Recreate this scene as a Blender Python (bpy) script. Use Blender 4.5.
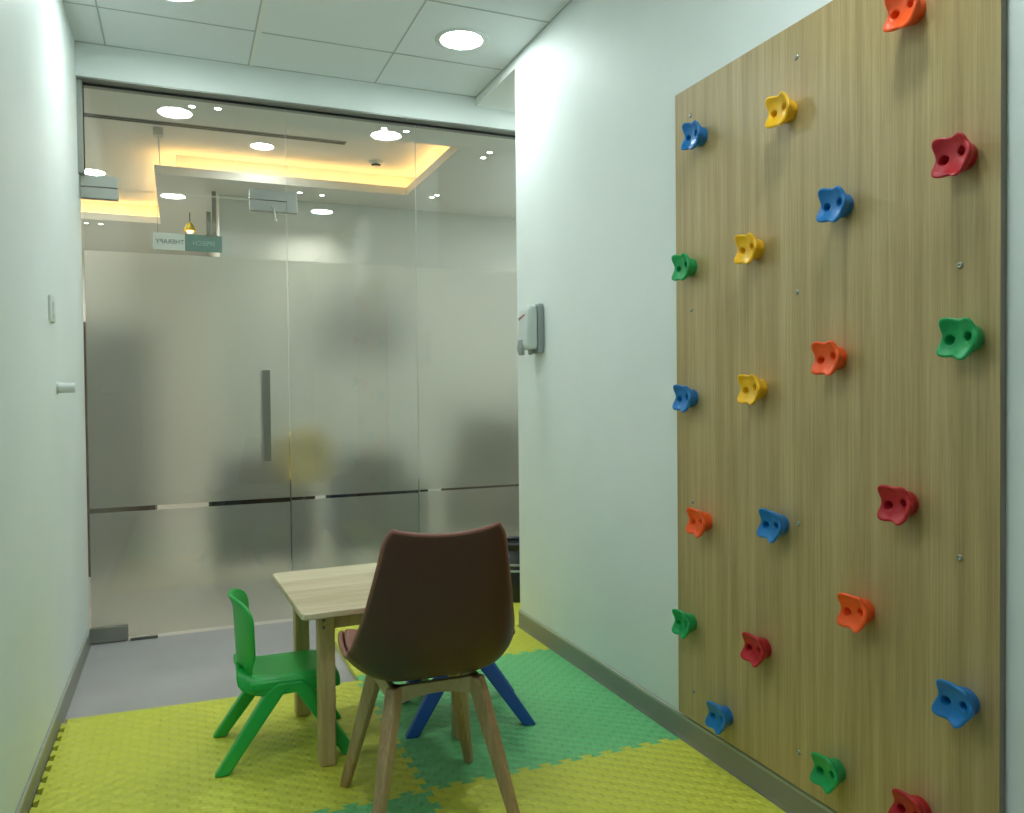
import bpy, bmesh, math, random
from mathutils import Vector, Matrix
from mathutils.geometry import tessellate_polygon
random.seed(7)
for o in list(bpy.data.objects): bpy.data.objects.remove(o, do_unlink=True)
S = bpy.context.scene; C = S.collection
PI = math.pi

# ------------------------------------------------------------ camera
F_PX, YAW, PITCH, ROLL, CAM_H = 796.949, .3924, -.0197, -.010, 1.2
cam = bpy.data.objects.new('camera', bpy.data.cameras.new('camera')); C.objects.link(cam)
fw = Vector((math.sin(YAW)*math.cos(PITCH), math.cos(YAW)*math.cos(PITCH), math.sin(PITCH)))
rt = Vector((math.cos(YAW), -math.sin(YAW), 0)); up = rt.cross(fw)
r2 = rt*math.cos(ROLL)+up*math.sin(ROLL); u2 = -rt*math.sin(ROLL)+up*math.cos(ROLL)
m = Matrix((r2, u2, -fw)).transposed().to_4x4(); m.translation = Vector((0, 0, CAM_H))
cam.matrix_world = m
cam.data.sensor_fit = 'HORIZONTAL'; cam.data.sensor_width = 36; cam.data.lens = F_PX*36/1024
cam.data.clip_start = .02
S.camera = cam
# ------------------------------------------------------------ world, exposure
w = bpy.data.worlds.new('world'); S.world = w; w.use_nodes = True
w.node_tree.nodes['Background'].inputs[0].default_value = (.75, .85, .82, 1)
w.node_tree.nodes['Background'].inputs[1].default_value = .05
vs = S.view_settings; vs.view_transform = 'Standard'; vs.look = 'None'; vs.gamma = 1; vs.use_curve_mapping = False
vs.exposure = 0.08
ROOM_LAMP = 98.0           # radiance of the round ceiling lamps of the room
ROOM_COL = (.88, .99, .99)
LOBBY_LAMP = 235.0
SPOT_W = 10.0
COVE = 14.0

# ------------------------------------------------------------ geometry of the room
XL, XR, YF, YG, ZC, ZT = -.433, 1.546, 4.217, 4.30, 2.843, 2.6865
YB = -1.7; YCOR = 3.655; XREC = 2.6
XB, BY0, BY1, BZ0, BZ1 = 1.528, 1.111, 2.250, .1165, 2.173
ZL, ZTR = 2.72, 2.90       # lobby ceiling, raised tray

# ------------------------------------------------------------ materials
def new_mat(name):
    m = bpy.data.materials.new(name); m.use_nodes = True
    nt = m.node_tree; b = nt.nodes['Principled BSDF']; return m, nt, b
def lin(c):
    return tuple(((x/255)/12.92 if x/255 <= .04045 else ((x/255+.055)/1.055)**2.4) for x in c)+(1,)
def plain(name, rgb, rough=.5, metal=0, bump=0, bscale=60, spec=.5, var=0):
    m, nt, b = new_mat(name)
    b.inputs['Base Color'].default_value = (*rgb, 1); b.inputs['Roughness'].default_value = rough
    b.inputs['Metallic'].default_value = metal; b.inputs['Specular IOR Level'].default_value = spec
    tc = nt.nodes.new('ShaderNodeTexCoord'); n = nt.nodes.new('ShaderNodeTexNoise'); n.inputs['Scale'].default_value = bscale
    nt.links.new(tc.outputs['Object'], n.inputs['Vector'])
    if bump:
        bp = nt.nodes.new('ShaderNodeBump'); bp.inputs['Strength'].default_value = bump; bp.inputs['Distance'].default_value = .002
        nt.links.new(n.outputs['Fac'], bp.inputs['Height']); nt.links.new(bp.outputs['Normal'], b.inputs['Normal'])
    if var:
        n2 = nt.nodes.new('ShaderNodeTexNoise'); n2.inputs['Scale'].default_value = 3.5; n2.inputs['Detail'].default_value = 4
        nt.links.new(tc.outputs['Object'], n2.inputs['Vector'])
        r = nt.nodes.new('ShaderNodeValToRGB'); r.color_ramp.elements[0].position = .3; r.color_ramp.elements[1].position = .7
        r.color_ramp.elements[0].color = (*[c*(1-var) for c in rgb], 1); r.color_ramp.elements[1].color = (*[min(1, c*(1+var)) for c in rgb], 1)
        nt.links.new(n2.outputs['Fac'], r.inputs['Fac']); nt.links.new(r.outputs['Color'], b.inputs['Base Color'])
    return m
def emit(name, rgb, s):
    m = bpy.data.materials.new(name); m.use_nodes = True; nt = m.node_tree; nt.nodes.clear()
    e = nt.nodes.new('ShaderNodeEmission'); e.inputs[0].default_value = (*rgb, 1); e.inputs[1].default_value = s
    o = nt.nodes.new('ShaderNodeOutputMaterial'); nt.links.new(e.outputs[0], o.inputs[0]); return m
def wood(name, c1, c2, c3, sc, rough=.45, bump=.15, fine=1.0, staves=None):
    """sc: mapping scale per axis (small along the grain)"""
    m, nt, b = new_mat(name); L = nt.links
    tc = nt.nodes.new('ShaderNodeTexCoord'); mp = nt.nodes.new('ShaderNodeMapping'); mp.inputs['Scale'].default_value = sc
    L.new(tc.outputs['Object'], mp.inputs['Vector'])
    n1 = nt.nodes.new('ShaderNodeTexNoise'); n1.inputs['Scale'].default_value = 1; n1.inputs['Detail'].default_value = 3
    n2 = nt.nodes.new('ShaderNodeTexNoise'); n2.inputs['Scale'].default_value = 5.5*fine; n2.inputs['Detail'].default_value = 5; n2.inputs['Roughness'].default_value = .7
    L.new(mp.outputs[0], n1.inputs['Vector']); L.new(mp.outputs[0], n2.inputs['Vector'])
    a = nt.nodes.new('ShaderNodeMath'); a.operation = 'MULTIPLY_ADD'; a.inputs[1].default_value = .55
    h = nt.nodes.new('ShaderNodeMath'); h.operation = 'MULTIPLY'; h.inputs[1].default_value = .45
    L.new(n1.outputs['Fac'], h.inputs[0]); L.new(n2.outputs['Fac'], a.inputs[0]); L.new(h.outputs[0], a.inputs[2])
    fac = a.outputs[0]
    if staves:   # (axis index, width) pale laminated staves
        sx = nt.nodes.new('ShaderNodeSeparateXYZ'); L.new(tc.outputs['Object'], sx.inputs[0])
        d = nt.nodes.new('ShaderNodeMath'); d.operation = 'DIVIDE'; d.inputs[1].default_value = staves[1]; L.new(sx.outputs[staves[0]], d.inputs[0])
        fl = nt.nodes.new('ShaderNodeMath'); fl.operation = 'FLOOR'; L.new(d.outputs[0], fl.inputs[0])
        wn = nt.nodes.new('ShaderNodeTexWhiteNoise'); wn.noise_dimensions = '1D'; L.new(fl.outputs[0], wn.inputs['W'])
        k = nt.nodes.new('ShaderNodeMath'); k.operation = 'MULTIPLY_ADD'; k.inputs[1].default_value = .22; k.inputs[2].default_value = -.11
        L.new(wn.outputs['Value'], k.inputs[0]); ad = nt.nodes.new('ShaderNodeMath'); ad.operation = 'ADD'
        L.new(k.outputs[0], ad.inputs[0]); L.new(fac, ad.inputs[1]); fac = ad.outputs[0]
    r = nt.nodes.new('ShaderNodeValToRGB'); e = r.color_ramp.elements
    e[0].position = .36; e[0].color = (*c1, 1); e[1].position = .64; e[1].color = (*c3, 1)
    x = e.new(.5); x.color = (*c2, 1)
    L.new(fac, r.inputs['Fac']); L.new(r.outputs['Color'], b.inputs['Base Color'])
    bp = nt.nodes.new('ShaderNodeBump'); bp.inputs['Strength'].default_value = bump; bp.inputs['Distance'].default_value = .001
    L.new(n2.outputs['Fac'], bp.inputs['Height']); L.new(bp.outputs['Normal'], b.inputs['Normal'])
    b.inputs['Roughness'].default_value = rough
    return m
def mat_foam(name, rgb):
    m, nt, b = new_mat(name); L = nt.links
    tc = nt.nodes.new('ShaderNodeTexCoord'); sx = nt.nodes.new('ShaderNodeSeparateXYZ'); L.new(tc.outputs['Object'], sx.inputs[0])
    def s(i, k, ph=0):
        a = nt.nodes.new('ShaderNodeMath'); a.operation = 'MULTIPLY_ADD'; a.inputs[1].default_value = k; a.inputs[2].default_value = ph; L.new(sx.outputs[i], a.inputs[0])
        q = nt.nodes.new('ShaderNodeMath'); q.operation = 'SINE'; L.new(a.outputs[0], q.inputs[0]); return q
    p = nt.nodes.new('ShaderNodeMath'); p.operation = 'MULTIPLY'; L.new(s(0, 2*PI/.060).outputs[0], p.inputs[0]); L.new(s(1, 2*PI/.052).outputs[0], p.inputs[1])
    sm = nt.nodes.new('ShaderNodeMath'); sm.operation = 'MULTIPLY'; sm.inputs[1].default_value = 3.0; L.new(p.outputs[0], sm.inputs[0])
    th = nt.nodes.new('ShaderNodeMath'); th.operation = 'TANH'; L.new(sm.outputs[0], th.inputs[0])
    bp = nt.nodes.new('ShaderNodeBump'); bp.inputs['Strength'].default_value = .6; bp.inputs['Distance'].default_value = .003
    L.new(th.outputs[0], bp.inputs['Height']); L.new(bp.outputs['Normal'], b.inputs['Normal'])
    n = nt.nodes.new('ShaderNodeTexNoise'); n.inputs['Scale'].default_value = 2.2; L.new(tc.outputs['Object'], n.inputs['Vector'])
    r = nt.nodes.new('ShaderNodeValToRGB'); r.color_ramp.elements[0].color = (*[c*.92 for c in rgb], 1); r.color_ramp.elements[1].color = (*[c*1.06 for c in rgb], 1)
    L.new(n.outputs['Fac'], r.inputs['Fac']); L.new(r.outputs['Color'], b.inputs['Base Color'])
    b.inputs['Roughness'].default_value = .42; b.inputs['Specular IOR Level'].default_value = .45
    return m
def mat_glass(name):
    m = bpy.data.materials.new(name); m.use_nodes = True; nt = m.node_tree; nt.nodes.clear(); L = nt.links
    o = nt.nodes.new('ShaderNodeOutputMaterial'); mx = nt.nodes.new('ShaderNodeMixShader'); t = nt.nodes.new('ShaderNodeBsdfTransparent')
    t.inputs[0].default_value = (.955, .975, .965, 1)
    g = nt.nodes.new('ShaderNodeBsdfGlossy'); g.inputs['Roughness'].default_value = 0.0
    f = nt.nodes.new('ShaderNodeFresnel'); ge = nt.nodes.new('ShaderNodeNewGeometry')
    mi = nt.nodes.new('ShaderNodeMix'); mi.data_type = 'FLOAT'; mi.inputs[2].default_value = 1.5; mi.inputs[3].default_value = 1/1.5
    L.new(ge.outputs['Backfacing'], mi.inputs[0]); L.new(mi.outputs[0], f.inputs[0])
    L.new(f.outputs[0], mx.inputs[0]); L.new(t.outputs[0], mx.inputs[1]); L.new(g.outputs[0], mx.inputs[2]); L.new(mx.outputs[0], o.inputs[0])
    return m
def mat_film(name):
    m = bpy.data.materials.new(name); m.use_nodes = True; nt = m.node_tree; nt.nodes.clear(); L = nt.links
    o = nt.nodes.new('ShaderNodeOutputMaterial')
    r = nt.nodes.new('ShaderNodeBsdfRefraction'); r.inputs['IOR'].default_value = 1.18; r.inputs['Roughness'].default_value = .60; r.inputs[0].default_value = (.97, .97, .95, 1)
    t = nt.nodes.new('ShaderNodeBsdfTranslucent'); t.inputs[0].default_value = (.75, .76, .73, 1)
    d = nt.nodes.new('ShaderNodeBsdfDiffuse'); d.inputs[0].default_value = (.62, .65, .62, 1)
    a = nt.nodes.new('ShaderNodeMixShader'); a.inputs[0].default_value = .14; L.new(r.outputs[0], a.inputs[1]); L.new(t.outputs[0], a.inputs[2])
    c = nt.nodes.new('ShaderNodeMixShader'); c.inputs[0].default_value = .13; L.new(a.outputs[0], c.inputs[1]); L.new(d.outputs[0], c.inputs[2])
    L.new(c.outputs[0], o.inputs[0]); return m

M = dict(
    wall=plain('wall_paint', (.79, .845, .82), .55, bump=.06, bscale=180, var=.015, spec=.3),
    ceil=plain('ceiling_tile_white', (.74, .79, .79), .85, bump=.1, bscale=250),
    gyp=plain('gypsum_white', (.75, .79, .75), .8, bump=.04, bscale=150),
    grid=plain('ceiling_grid', (.42, .46, .44), .5),
    vinyl=plain('grey_vinyl_floor', (.41, .395, .395), .42, bump=.08, bscale=220, var=.06),
    skirt=plain('grey_skirting', (.25, .245, .21), .38, var=.06),
    skirt_lip=plain('skirting_lip', (.40, .42, .35), .4),
    board=wood('oak_laminate', (.355, .250, .100), (.452, .335, .148), (.55, .425, .21), (1, 26, .55), .36, .06, fine=1.1),
    board_edge=plain('board_edge_band', (.30, .27, .20), .5),
    tabletop=wood('pale_pine_top', (.56, .45, .27), (.68, .57, .38), (.74, .65, .46), (1.6, 14, 14), .4, .06, staves=(1, .075)),
    tablewood=wood('pale_pine_leg', (.44, .31, .14), (.55, .40, .20), (.63, .48, .27), (16, 16, 1.6), .45, .06),
    beech=wood('oak_chair_leg', (.34, .20, .09), (.46, .29, .15), (.56, .38, .21), (26, 26, 2.2), .42, .08),
    beech_pale=wood('pale_chair_frame', (.42, .32, .17), (.5, .4, .22), (.58, .47, .28), (6, 6, 6), .5, .06),
    shell=plain('brown_plastic', (.085, .033, .017), .38, bump=.03, bscale=300),
    cushion=plain('brown_leatherette', (.27, .105, .075), .45, bump=.15, bscale=240),
    blackp=plain('black_plastic', (.012, .012, .014), .38),
    green=plain('green_plastic', (.018, .45, .075), .34, bump=.04, bscale=300),
    blue=plain('blue_plastic', (.014, .09, .42), .36, bump=.04, bscale=300),
    h_yellow=plain('yellow_resin', (.95, .52, .008), .34, bump=.12, bscale=220),
    h_blue=plain('blue_resin', (.008, .185, .52), .34, bump=.12, bscale=220),
    h_red=plain('red_resin', (.50, .010, .022), .36, bump=.12, bscale=220),
    h_orange=plain('orange_resin', (1.0, .11, .012), .36, bump=.12, bscale=220),
    h_green=plain('green_resin', (.008, .36, .10), .36, bump=.12, bscale=220),
    steel=plain('brushed_steel', (.36, .37, .33), .32, metal=1),
    steel_d=plain('dark_steel', (.20, .21, .19), .4, metal=1),
    alu=plain('aluminium_profile', (.30, .32, .29), .45, metal=.7),
    gasket=plain('black_gasket', (.012, .013, .012), .6),
    white=plain('white_plastic', (.70, .74, .71), .35),
    greyp=plain('grey_plastic', (.32, .36, .355), .4),
    ltgrey=plain('light_grey_plastic', (.62, .68, .65), .35),
    red_ink=plain('dark_red_print', (.25, .05, .06), .5),
    glass=mat_glass('clear_glass'), film=mat_film('frosted_film'),
    edge=plain('polished_glass_edge', (.62, .68, .62), .3),
    foam_y=mat_foam('yellow_foam', (.66, .68, .075)), foam_g=mat_foam('green_foam', (.17, .58, .23)),
    lamp=emit('lamp_diffuser', ROOM_COL, ROOM_LAMP), lobby_lamp=emit('lobby_lamp_diffuser', (.97, 1, .94), LOBBY_LAMP), tray_lamp=emit('tray_lamp_diffuser', (1, .99, .93), 60),
    led=emit('warm_led', (1, .54, .18), COVE), spot=emit('spot_lens', (1, .97, .88), 40), warm=emit('warm_bulb', (1, .55, .18), 9),
    cream=plain('lobby_wall_paint', (.62, .60, .53), .7, var=.02), lobby_white=plain('lobby_white_paint', (.72, .76, .72), .7),
    lobby_ceil=plain('lobby_ceiling', (.74, .76, .71), .8), lobby_floor=plain('lobby_tile', (.60, .56, .50), .3, var=.05),
    brown=wood('brown_veneer', (.075, .055, .038), (.10, .075, .052), (.13, .10, .07), (20, 20, 1.5), .5, .05),
    dark=plain('dark_fabric', (.020, .020, .022), .8), tan=plain('tan_fabric', (.10, .08, .055), .8),
    yel=plain('yellow_fabric', (.62, .47, .04), .8), picture=plain('picture_print', (.18, .18, .20), .6, var=.4),
    )
def sign_mat():
    m = bpy.data.materials.new('teal_acrylic'); m.use_nodes = True; nt = m.node_tree; b = nt.nodes['Principled BSDF']
    b.inputs['Base Color'].default_value = (.22, .42, .38, 1); b.inputs['Roughness'].default_value = .25
    b.inputs['Alpha'].default_value = .80; return m
M['sign'] = sign_mat()
M['sign_w'] = plain('pale_acrylic', (.84, .97, .98), .3)
M['sign_l'] = plain('faint_sign_lettering', (.42, .62, .58), .5)
M['sign_t'] = plain('sign_lettering', (.16, .26, .28), .5)

# ------------------------------------------------------------ mesh helpers
def obj(name, bm, mat, parent=None, loc=None, smooth=False, bevel=0, sub=0, solid=0):
    me = bpy.data.meshes.new(name)
    bmesh.ops.recalc_face_normals(bm, faces=bm.faces) if len(bm.faces) else None
    bm.to_mesh(me); bm.free()
    for mm in (mat if isinstance(mat, (list, tuple)) else [mat]): me.materials.append(mm)
    if smooth: me.polygons.foreach_set('use_smooth', [True]*len(me.polygons))
    o = bpy.data.objects.new(name, me); C.objects.link(o)
    if parent: o.parent = parent
    if loc is not None: o.location = loc
    if solid:
        md = o.modifiers.new('s', 'SOLIDIFY'); md.thickness = solid; md.offset = 0
    if bevel:
        md = o.modifiers.new('b', 'BEVEL'); md.width = bevel; md.segments = 3; md.limit_method = 'ANGLE'
        me.polygons.foreach_set('use_smooth', [True]*len(me.polygons))
        o.modifiers.new('w', 'WEIGHTED_NORMAL')
    if sub:
        md = o.modifiers.new('u', 'SUBSURF'); md.levels = sub; md.render_levels = sub
    return o
def box(bm, x0, x1, y0, y1, z0, z1, mi=0):
    v = [bm.verts.new(p) for p in ((x0,y0,z0),(x1,y0,z0),(x1,y1,z0),(x0,y1,z0),(x0,y0,z1),(x1,y0,z1),(x1,y1,z1),(x0,y1,z1))]
    fs = [bm.faces.new([v[i] for i in q]) for q in ((3,2,1,0),(4,5,6,7),(0,1,5,4),(1,2,6,5),(2,3,7,6),(3,0,4,7))]
    for f in fs: f.material_index = mi
    return fs
def bx(*a):
    bm = bmesh.new(); box(bm, *a); return bm
def frame_of(d):
    d = d.normalized(); a = Vector((0, 0, 1)) if abs(d.z) < .9 else Vector((1, 0, 0))
    s = d.cross(a).normalized(); return s, s.cross(d).normalized()
def tube(bm, p0, p1, r0, r1=None, n=20, caps=True, mi=0):
    p0, p1 = Vector(p0), Vector(p1); r1 = r0 if r1 is None else r1
    s, t = frame_of(p1-p0)
    A = [bm.verts.new(p0+(s*math.cos(2*PI*i/n)+t*math.sin(2*PI*i/n))*r0) for i in range(n)]
    B = [bm.verts.new(p1+(s*math.cos(2*PI*i/n)+t*math.sin(2*PI*i/n))*r1) for i in range(n)]
    for i in range(n): bm.faces.new((A[i], A[(i+1) % n], B[(i+1) % n], B[i])).material_index = mi
    if caps: bm.faces.new(A[::-1]).material_index = mi; bm.faces.new(B).material_index = mi
def lathe(bm, prof, cx=0, cy=0, n=40, mi=0):
    rings = []
    for r, z in prof:
        rings.append([bm.verts.new((cx+r*math.cos(2*PI*i/n), cy+r*math.sin(2*PI*i/n), z)) for i in range(n)] if r > 1e-6 else [bm.verts.new((cx, cy, z))])
    for a, b in zip(rings, rings[1:]):
        for i in range(n):
            j = (i+1) % n
            q = [a[i % len(a)], a[j % len(a)], b[j % len(b)], b[i % len(b)]]
            q2 = []
            for v in q:
                if v not in q2: q2.append(v)
            if len(q2) > 2: bm.faces.new(q2).material_index = mi
def bar(bm, secs):
    """secs: list of (centre, half vector a, half vector b): lofted rectangular bar"""
    rings = []
    for c, a, b in secs:
        c, a, b = Vector(c), Vector(a), Vector(b)
        rings.append([bm.verts.new(c+a*i+b*j) for i, j in ((-1,-1),(1,-1),(1,1),(-1,1))])
    for p, q in zip(rings, rings[1:]):
        for i in range(4): bm.faces.new((p[i], p[(i+1) % 4], q[(i+1) % 4], q[i]))
    bm.faces.new(rings[0][::-1]); bm.faces.new(rings[-1])
def sheet(f, nu, nv):
    bm = bmesh.new(); g = [[bm.verts.new(f(-1+2*i/nu, j/nv)) for i in range(nu+1)] for j in range(nv+1)]
    for j in range(nv):
        for i in range(nu): bm.faces.new((g[j][i], g[j][i+1], g[j+1][i+1], g[j+1][i]))
    return bm
def struct(name, bm, mat, label=None, **k):
    o = obj(name, bm, mat, **k); o['kind'] = 'structure'
    if label: o['label'] = label
    return o
def tag(o, label, cat, group=None, kind=None):
    o['label'] = label; o['category'] = cat
    if group: o['group'] = group
    if kind: o['kind'] = kind
    return o
def thing(name, label, cat, loc=(0,0,0), rz=0, group=None):
    o = bpy.data.objects.new(name, None); C.objects.link(o); o.location = loc; o.rotation_euler = (0, 0, rz)
    o.empty_display_size = .05
    return tag(o, label, cat, group)
def dup(root, loc, rz=0, label=None, mats=None):
    r = root.copy(); C.objects.link(r); r.location = loc; r.rotation_euler = (r.rotation_euler[0], r.rotation_euler[1], rz)
    if label: r['label'] = label
    for ch in list(root.children):
        c = ch.copy(); C.objects.link(c); c.parent = r
        for g in list(ch.children):
            d = g.copy(); C.objects.link(d); d.parent = c
    return r

# ------------------------------------------------------------ room shell
struct('floor', bx(-2.6, 4.3, YB-.1, YG, -.08, 0), M['vinyl'])
struct('floor_lobby', bx(-2.6, 4.3, YG, 9.6, -.08, 0), M['lobby_floor'])
struct('wall_left', bx(XL-.12, XL, YB, YG+.04, 0, 3.0), M['wall'])
bm = bmesh.new(); box(bm, XR, XR+.12, YB, YCOR, 0, 3.0)
struct('wall_right', bm, M['wall'])
struct('wall_back', bx(XL-.12, XR+.12, YB-.12, YB, 0, 3.0), M['wall'])
bm = bmesh.new(); box(bm, XR+.12, XREC, YCOR-.12, YCOR, 0, 3.0); box(bm, XREC, XREC+.12, YCOR-.12, YG+.04, 0, 3.0)
struct('wall_recess', bm, M['wall'])
# suspended ceiling: panel plane, tile grid in slight relief
gx = [-.305, .335, .975]; gy = [3.812 - .5645*i for i in range(-1, 10)]
gy = [y for y in gy if YB < y < YF]
bm = bmesh.new(); box(bm, XL, XR, YB, YF, ZC, ZC+.06)
ceil = struct('ceiling', bm, M['ceil'])
bm = bmesh.new()
for x in gx: box(bm, x-.0035, x+.0035, YB, YF, ZC-.0015, ZC+.002)
for y in gy: box(bm, XL, XR, y-.0035, y+.0035, ZC-.0018, ZC+.002)
box(bm, XL, XR, YF-.006, YF, ZC-.002, ZC+.002); box(bm, XR-.005, XR, YB, YF, ZC-.002, ZC+.002)
grid = obj('grid', bm, M['grid'], parent=ceil)
obj('cover_strip', bx(.3385, .363, YB, YF-.006, ZC-.0022, ZC+.002), M['gyp'], ceil)
# header strip over the recess, lower recess ceiling, bulkhead above the glass
struct('trim_1', bx(XR, XR+.012, YCOR, YF, ZC-.052, ZC+.1), M['gyp'])
struct('ceiling_recess', bx(XR+.012, XREC, YCOR, YF, ZC-.052, ZC+.02), M['gyp'])
struct('wall_bulkhead', bx(XL, XREC, YF, YG+.07, ZT, 3.0), M['wall'])
bm = bmesh.new()   # recessed aluminium channel holding the glass
box(bm, XL, XREC, YF+.004, YG+.06, ZT-.006, ZT)
box(bm, XL, XL+.022, YF+.03, YG-.006, 2.245, ZT-.006)
fr = struct('trim_2', bm, M['alu'])
bm = bmesh.new()
box(bm, XL+.022, XREC, YG-.010, YG-.005, ZT-.016, ZT-.006); box(bm, XL+.022, XL+.026, YG-.010, YG-.005, 2.245, ZT-.016)
struct('trim_3', bm, M['gasket'])
# skirtings
def skirting(name, x, sgn, y0, y1, h):
    bm = bmesh.new(); prof = [(0, 0), (.012, 0), (.011, .022), (.0085, .032), (.0085, h-.012), (.008, h-.003), (.003, h), (0, h)]
    for i, yy in enumerate((y0, y1)):
        vs_ = [bm.verts.new((x+sgn*a, yy, b)) for a, b in prof]
        if i == 0: A = vs_
        else: B = vs_
    n = len(prof)
    for i in range(n):
        f = bm.faces.new((A[i], A[(i+1) % n], B[(i+1) % n], B[i])); f.material_index = 1 if i in (4, 5) else 0
    bm.faces.new(A); bm.faces.new(B[::-1])
    return struct(name, bm, [M['skirt'], M['skirt_lip']])
skirting('baseboard_left', XL, 1, YB, YF+.02, .082)
skirting('baseboard_right', XR, -1, YB, YCOR, .106)
bm = bx(XR+.12, XREC, YCOR, YCOR+.012, 0, .11); struct('baseboard_recess', bm, M['skirt'])

# ------------------------------------------------------------ glass front
JX = [.520, 1.215, 1.91]
ZDT, ZG0, ZG1, ZFT = 2.192, .630, .653, 1.892
def pane(name, x0, x1, z0, z1, parent=None):
    bm = bmesh.new(); t = .0042
    fs = box(bm, x0, x1, YG-t, YG+t, z0, z1)
    for f in fs:
        if abs(f.normal.y if f.normal.length else 0) < .5: pass
    bm.normal_update()
    for f in bm.faces: f.material_index = 0 if abs(f.normal.y) > .5 else 1
    return obj(name, bm, [M['glass'], M['edge']], parent)
def film(x0, x1, parent, z0=.016, g0=ZG0, g1=ZG1):
    for a, b in ((z0, g0), (g1, ZFT)):
        obj('frosted_film', bx(x0+.002, x1-.002, YG+.0046, YG+.0061, a, b), M['film'], parent)
door = struct('door_1', bmesh.new(), M['glass'], 'frameless glass swing door with frosted film')
door.data.materials.clear()
pane('glass_pane', XL+.012, JX[0]-.002, .012, ZDT-.002, door); film(XL+.012, JX[0]-.002, door)
# pull handle: square bar each side on two standoffs
def handle():
    bm = bmesh.new(); x = .400
    for s in (-1, 1):
        box(bm, x-.017, x+.017, YG+s*.062-.0075, YG+s*.062+.0075, .853, 1.318)
    for z in (.94, 1.235): tube(bm, (x, YG-.056, z), (x, YG+.056, z), .010)
    return obj('handle', bm, M['steel'], door, bevel=.002)
handle()
def patch(name, x0, x1, z0, z1, parent, y=.017):
    bm = bx(x0, x1, YG-y, YG+y, z0, z1); return obj(name, bm, M['steel'], parent, bevel=.0025)
patch('hinge_patch', XL+.004, -.268, 2.136, ZDT-.003, door)
patch('hinge_patch', XL+.004, -.262, .006, .078, door)
patch('lock_patch', .335, JX[0]-.003, 2.136, ZDT-.003, door)
bm = bmesh.new(); tube(bm, (.445, YG-.017, 2.165), (.445, YG-.026, 2.165), .009); box(bm, .405, .50, YG-.020, YG-.016, 2.180, 2.187)
tube(bm, (.455, YG-.024, 2.150), (.462, YG-.030, 2.085), .0045); obj('lock_cylinder', bm, M['steel'], door)
win1 = struct('window_1', bmesh.new(), M['glass'], 'clear glass transom above the glass door'); win1.data.materials.clear()
pane('glass_pane', XL+.022, JX[0]-.002, ZDT+.002, ZT-.010, win1)
patch('hinge_patch', XL+.004, -.268, ZDT+.001, 2.247, win1)
win2 = struct('window_2', bmesh.new(), M['glass'], 'fixed glass pane beside the door'); win2.data.materials.clear()
pane('glass_pane', JX[0]+.001, JX[1]-.002, .004, ZT-.010, win2); film(JX[0]+.001, JX[1]-.002, win2, .006, .636, .652)
bm = bmesh.new(); box(bm, .335, JX[0]-.002, YG-.017, YG+.017, ZDT+.001, 2.247); box(bm, JX[0]-.002, .572, YG-.017, YG+.017, 2.136, 2.247)
obj('lock_patch', bm, M['steel'], win2, bevel=.0025)
win3 = struct('window_3', bmesh.new(), M['glass'], 'fixed glass pane near the right wall'); win3.data.materials.clear()
pane('glass_pane', JX[1]+.001, JX[2]-.002, .004, ZT-.010, win3); film(JX[1]+.001, JX[2]-.002, win3, .006, .640, .652)
win4 = struct('window_4', bmesh.new(), M['glass'], 'last glass pane behind the wall corner'); win4.data.materials.clear()
pane('glass_pane', JX[2]+.001, XREC-.002, .004, ZT-.010, win4); film(JX[2]+.001, XREC-.002, win4, .006, .640, .652)
struct('trim_4', bx(-.252, -.130, YG-.022, YG-.0065, .0005, .011), M['steel_d'], 'dark metal floor strip by the hinge')
struct('trim_5', bx(JX[0], XREC, YG-.009, YG-.0065, 0, .006), M['gasket'])

# ------------------------------------------------------------ climbing board
board = thing('climbing_board', 'tall oak-look climbing board fixed on the right wall', 'climbing board', (XB, (BY0+BY1)/2, BZ0))
bm = bmesh.new(); bw = (BY1-BY0)/2; box(bm, 0, XR-XB-.0005, -bw, bw, 0, BZ1-BZ0)
bm.normal_update()
for f in bm.faces: f.material_index = 0 if f.normal.x < -.5 else 1
obj('panel', bm, [M['board'], M['board_edge']], board)
sc0 = None
for x in (2.165, 1.685, 1.201):
    for z in (2.081, 1.456, .834, .212):
        if sc0 is None:
            bm = bmesh.new(); n = 16
            rings = []
            for r, d in ((.0075, 0), (.0072, .0018), (.0045, .0032), (.0026, .0030), (.0022, .0014), (0, .0012)):
                rings.append([bm.verts.new((-d, r*math.cos(2*PI*i/n), r*math.sin(2*PI*i/n))) for i in range(n)] if r else [bm.verts.new((-d, 0, 0))])
            for a, b in zip(rings, rings[1:]):
                for i in range(n):
                    q = [a[i], a[(i+1) % n]] + ([b[(i+1) % n], b[i]] if len(b) > 1 else [b[0]]); bm.faces.new(q)
            sc0 = obj('screw', bm, M['steel'], board, smooth=True); s = sc0
        else:
            s = sc0.copy(); C.objects.link(s); s.parent = board
        s.location = (-.0001, x-(BY0+BY1)/2, z-BZ0)

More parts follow.
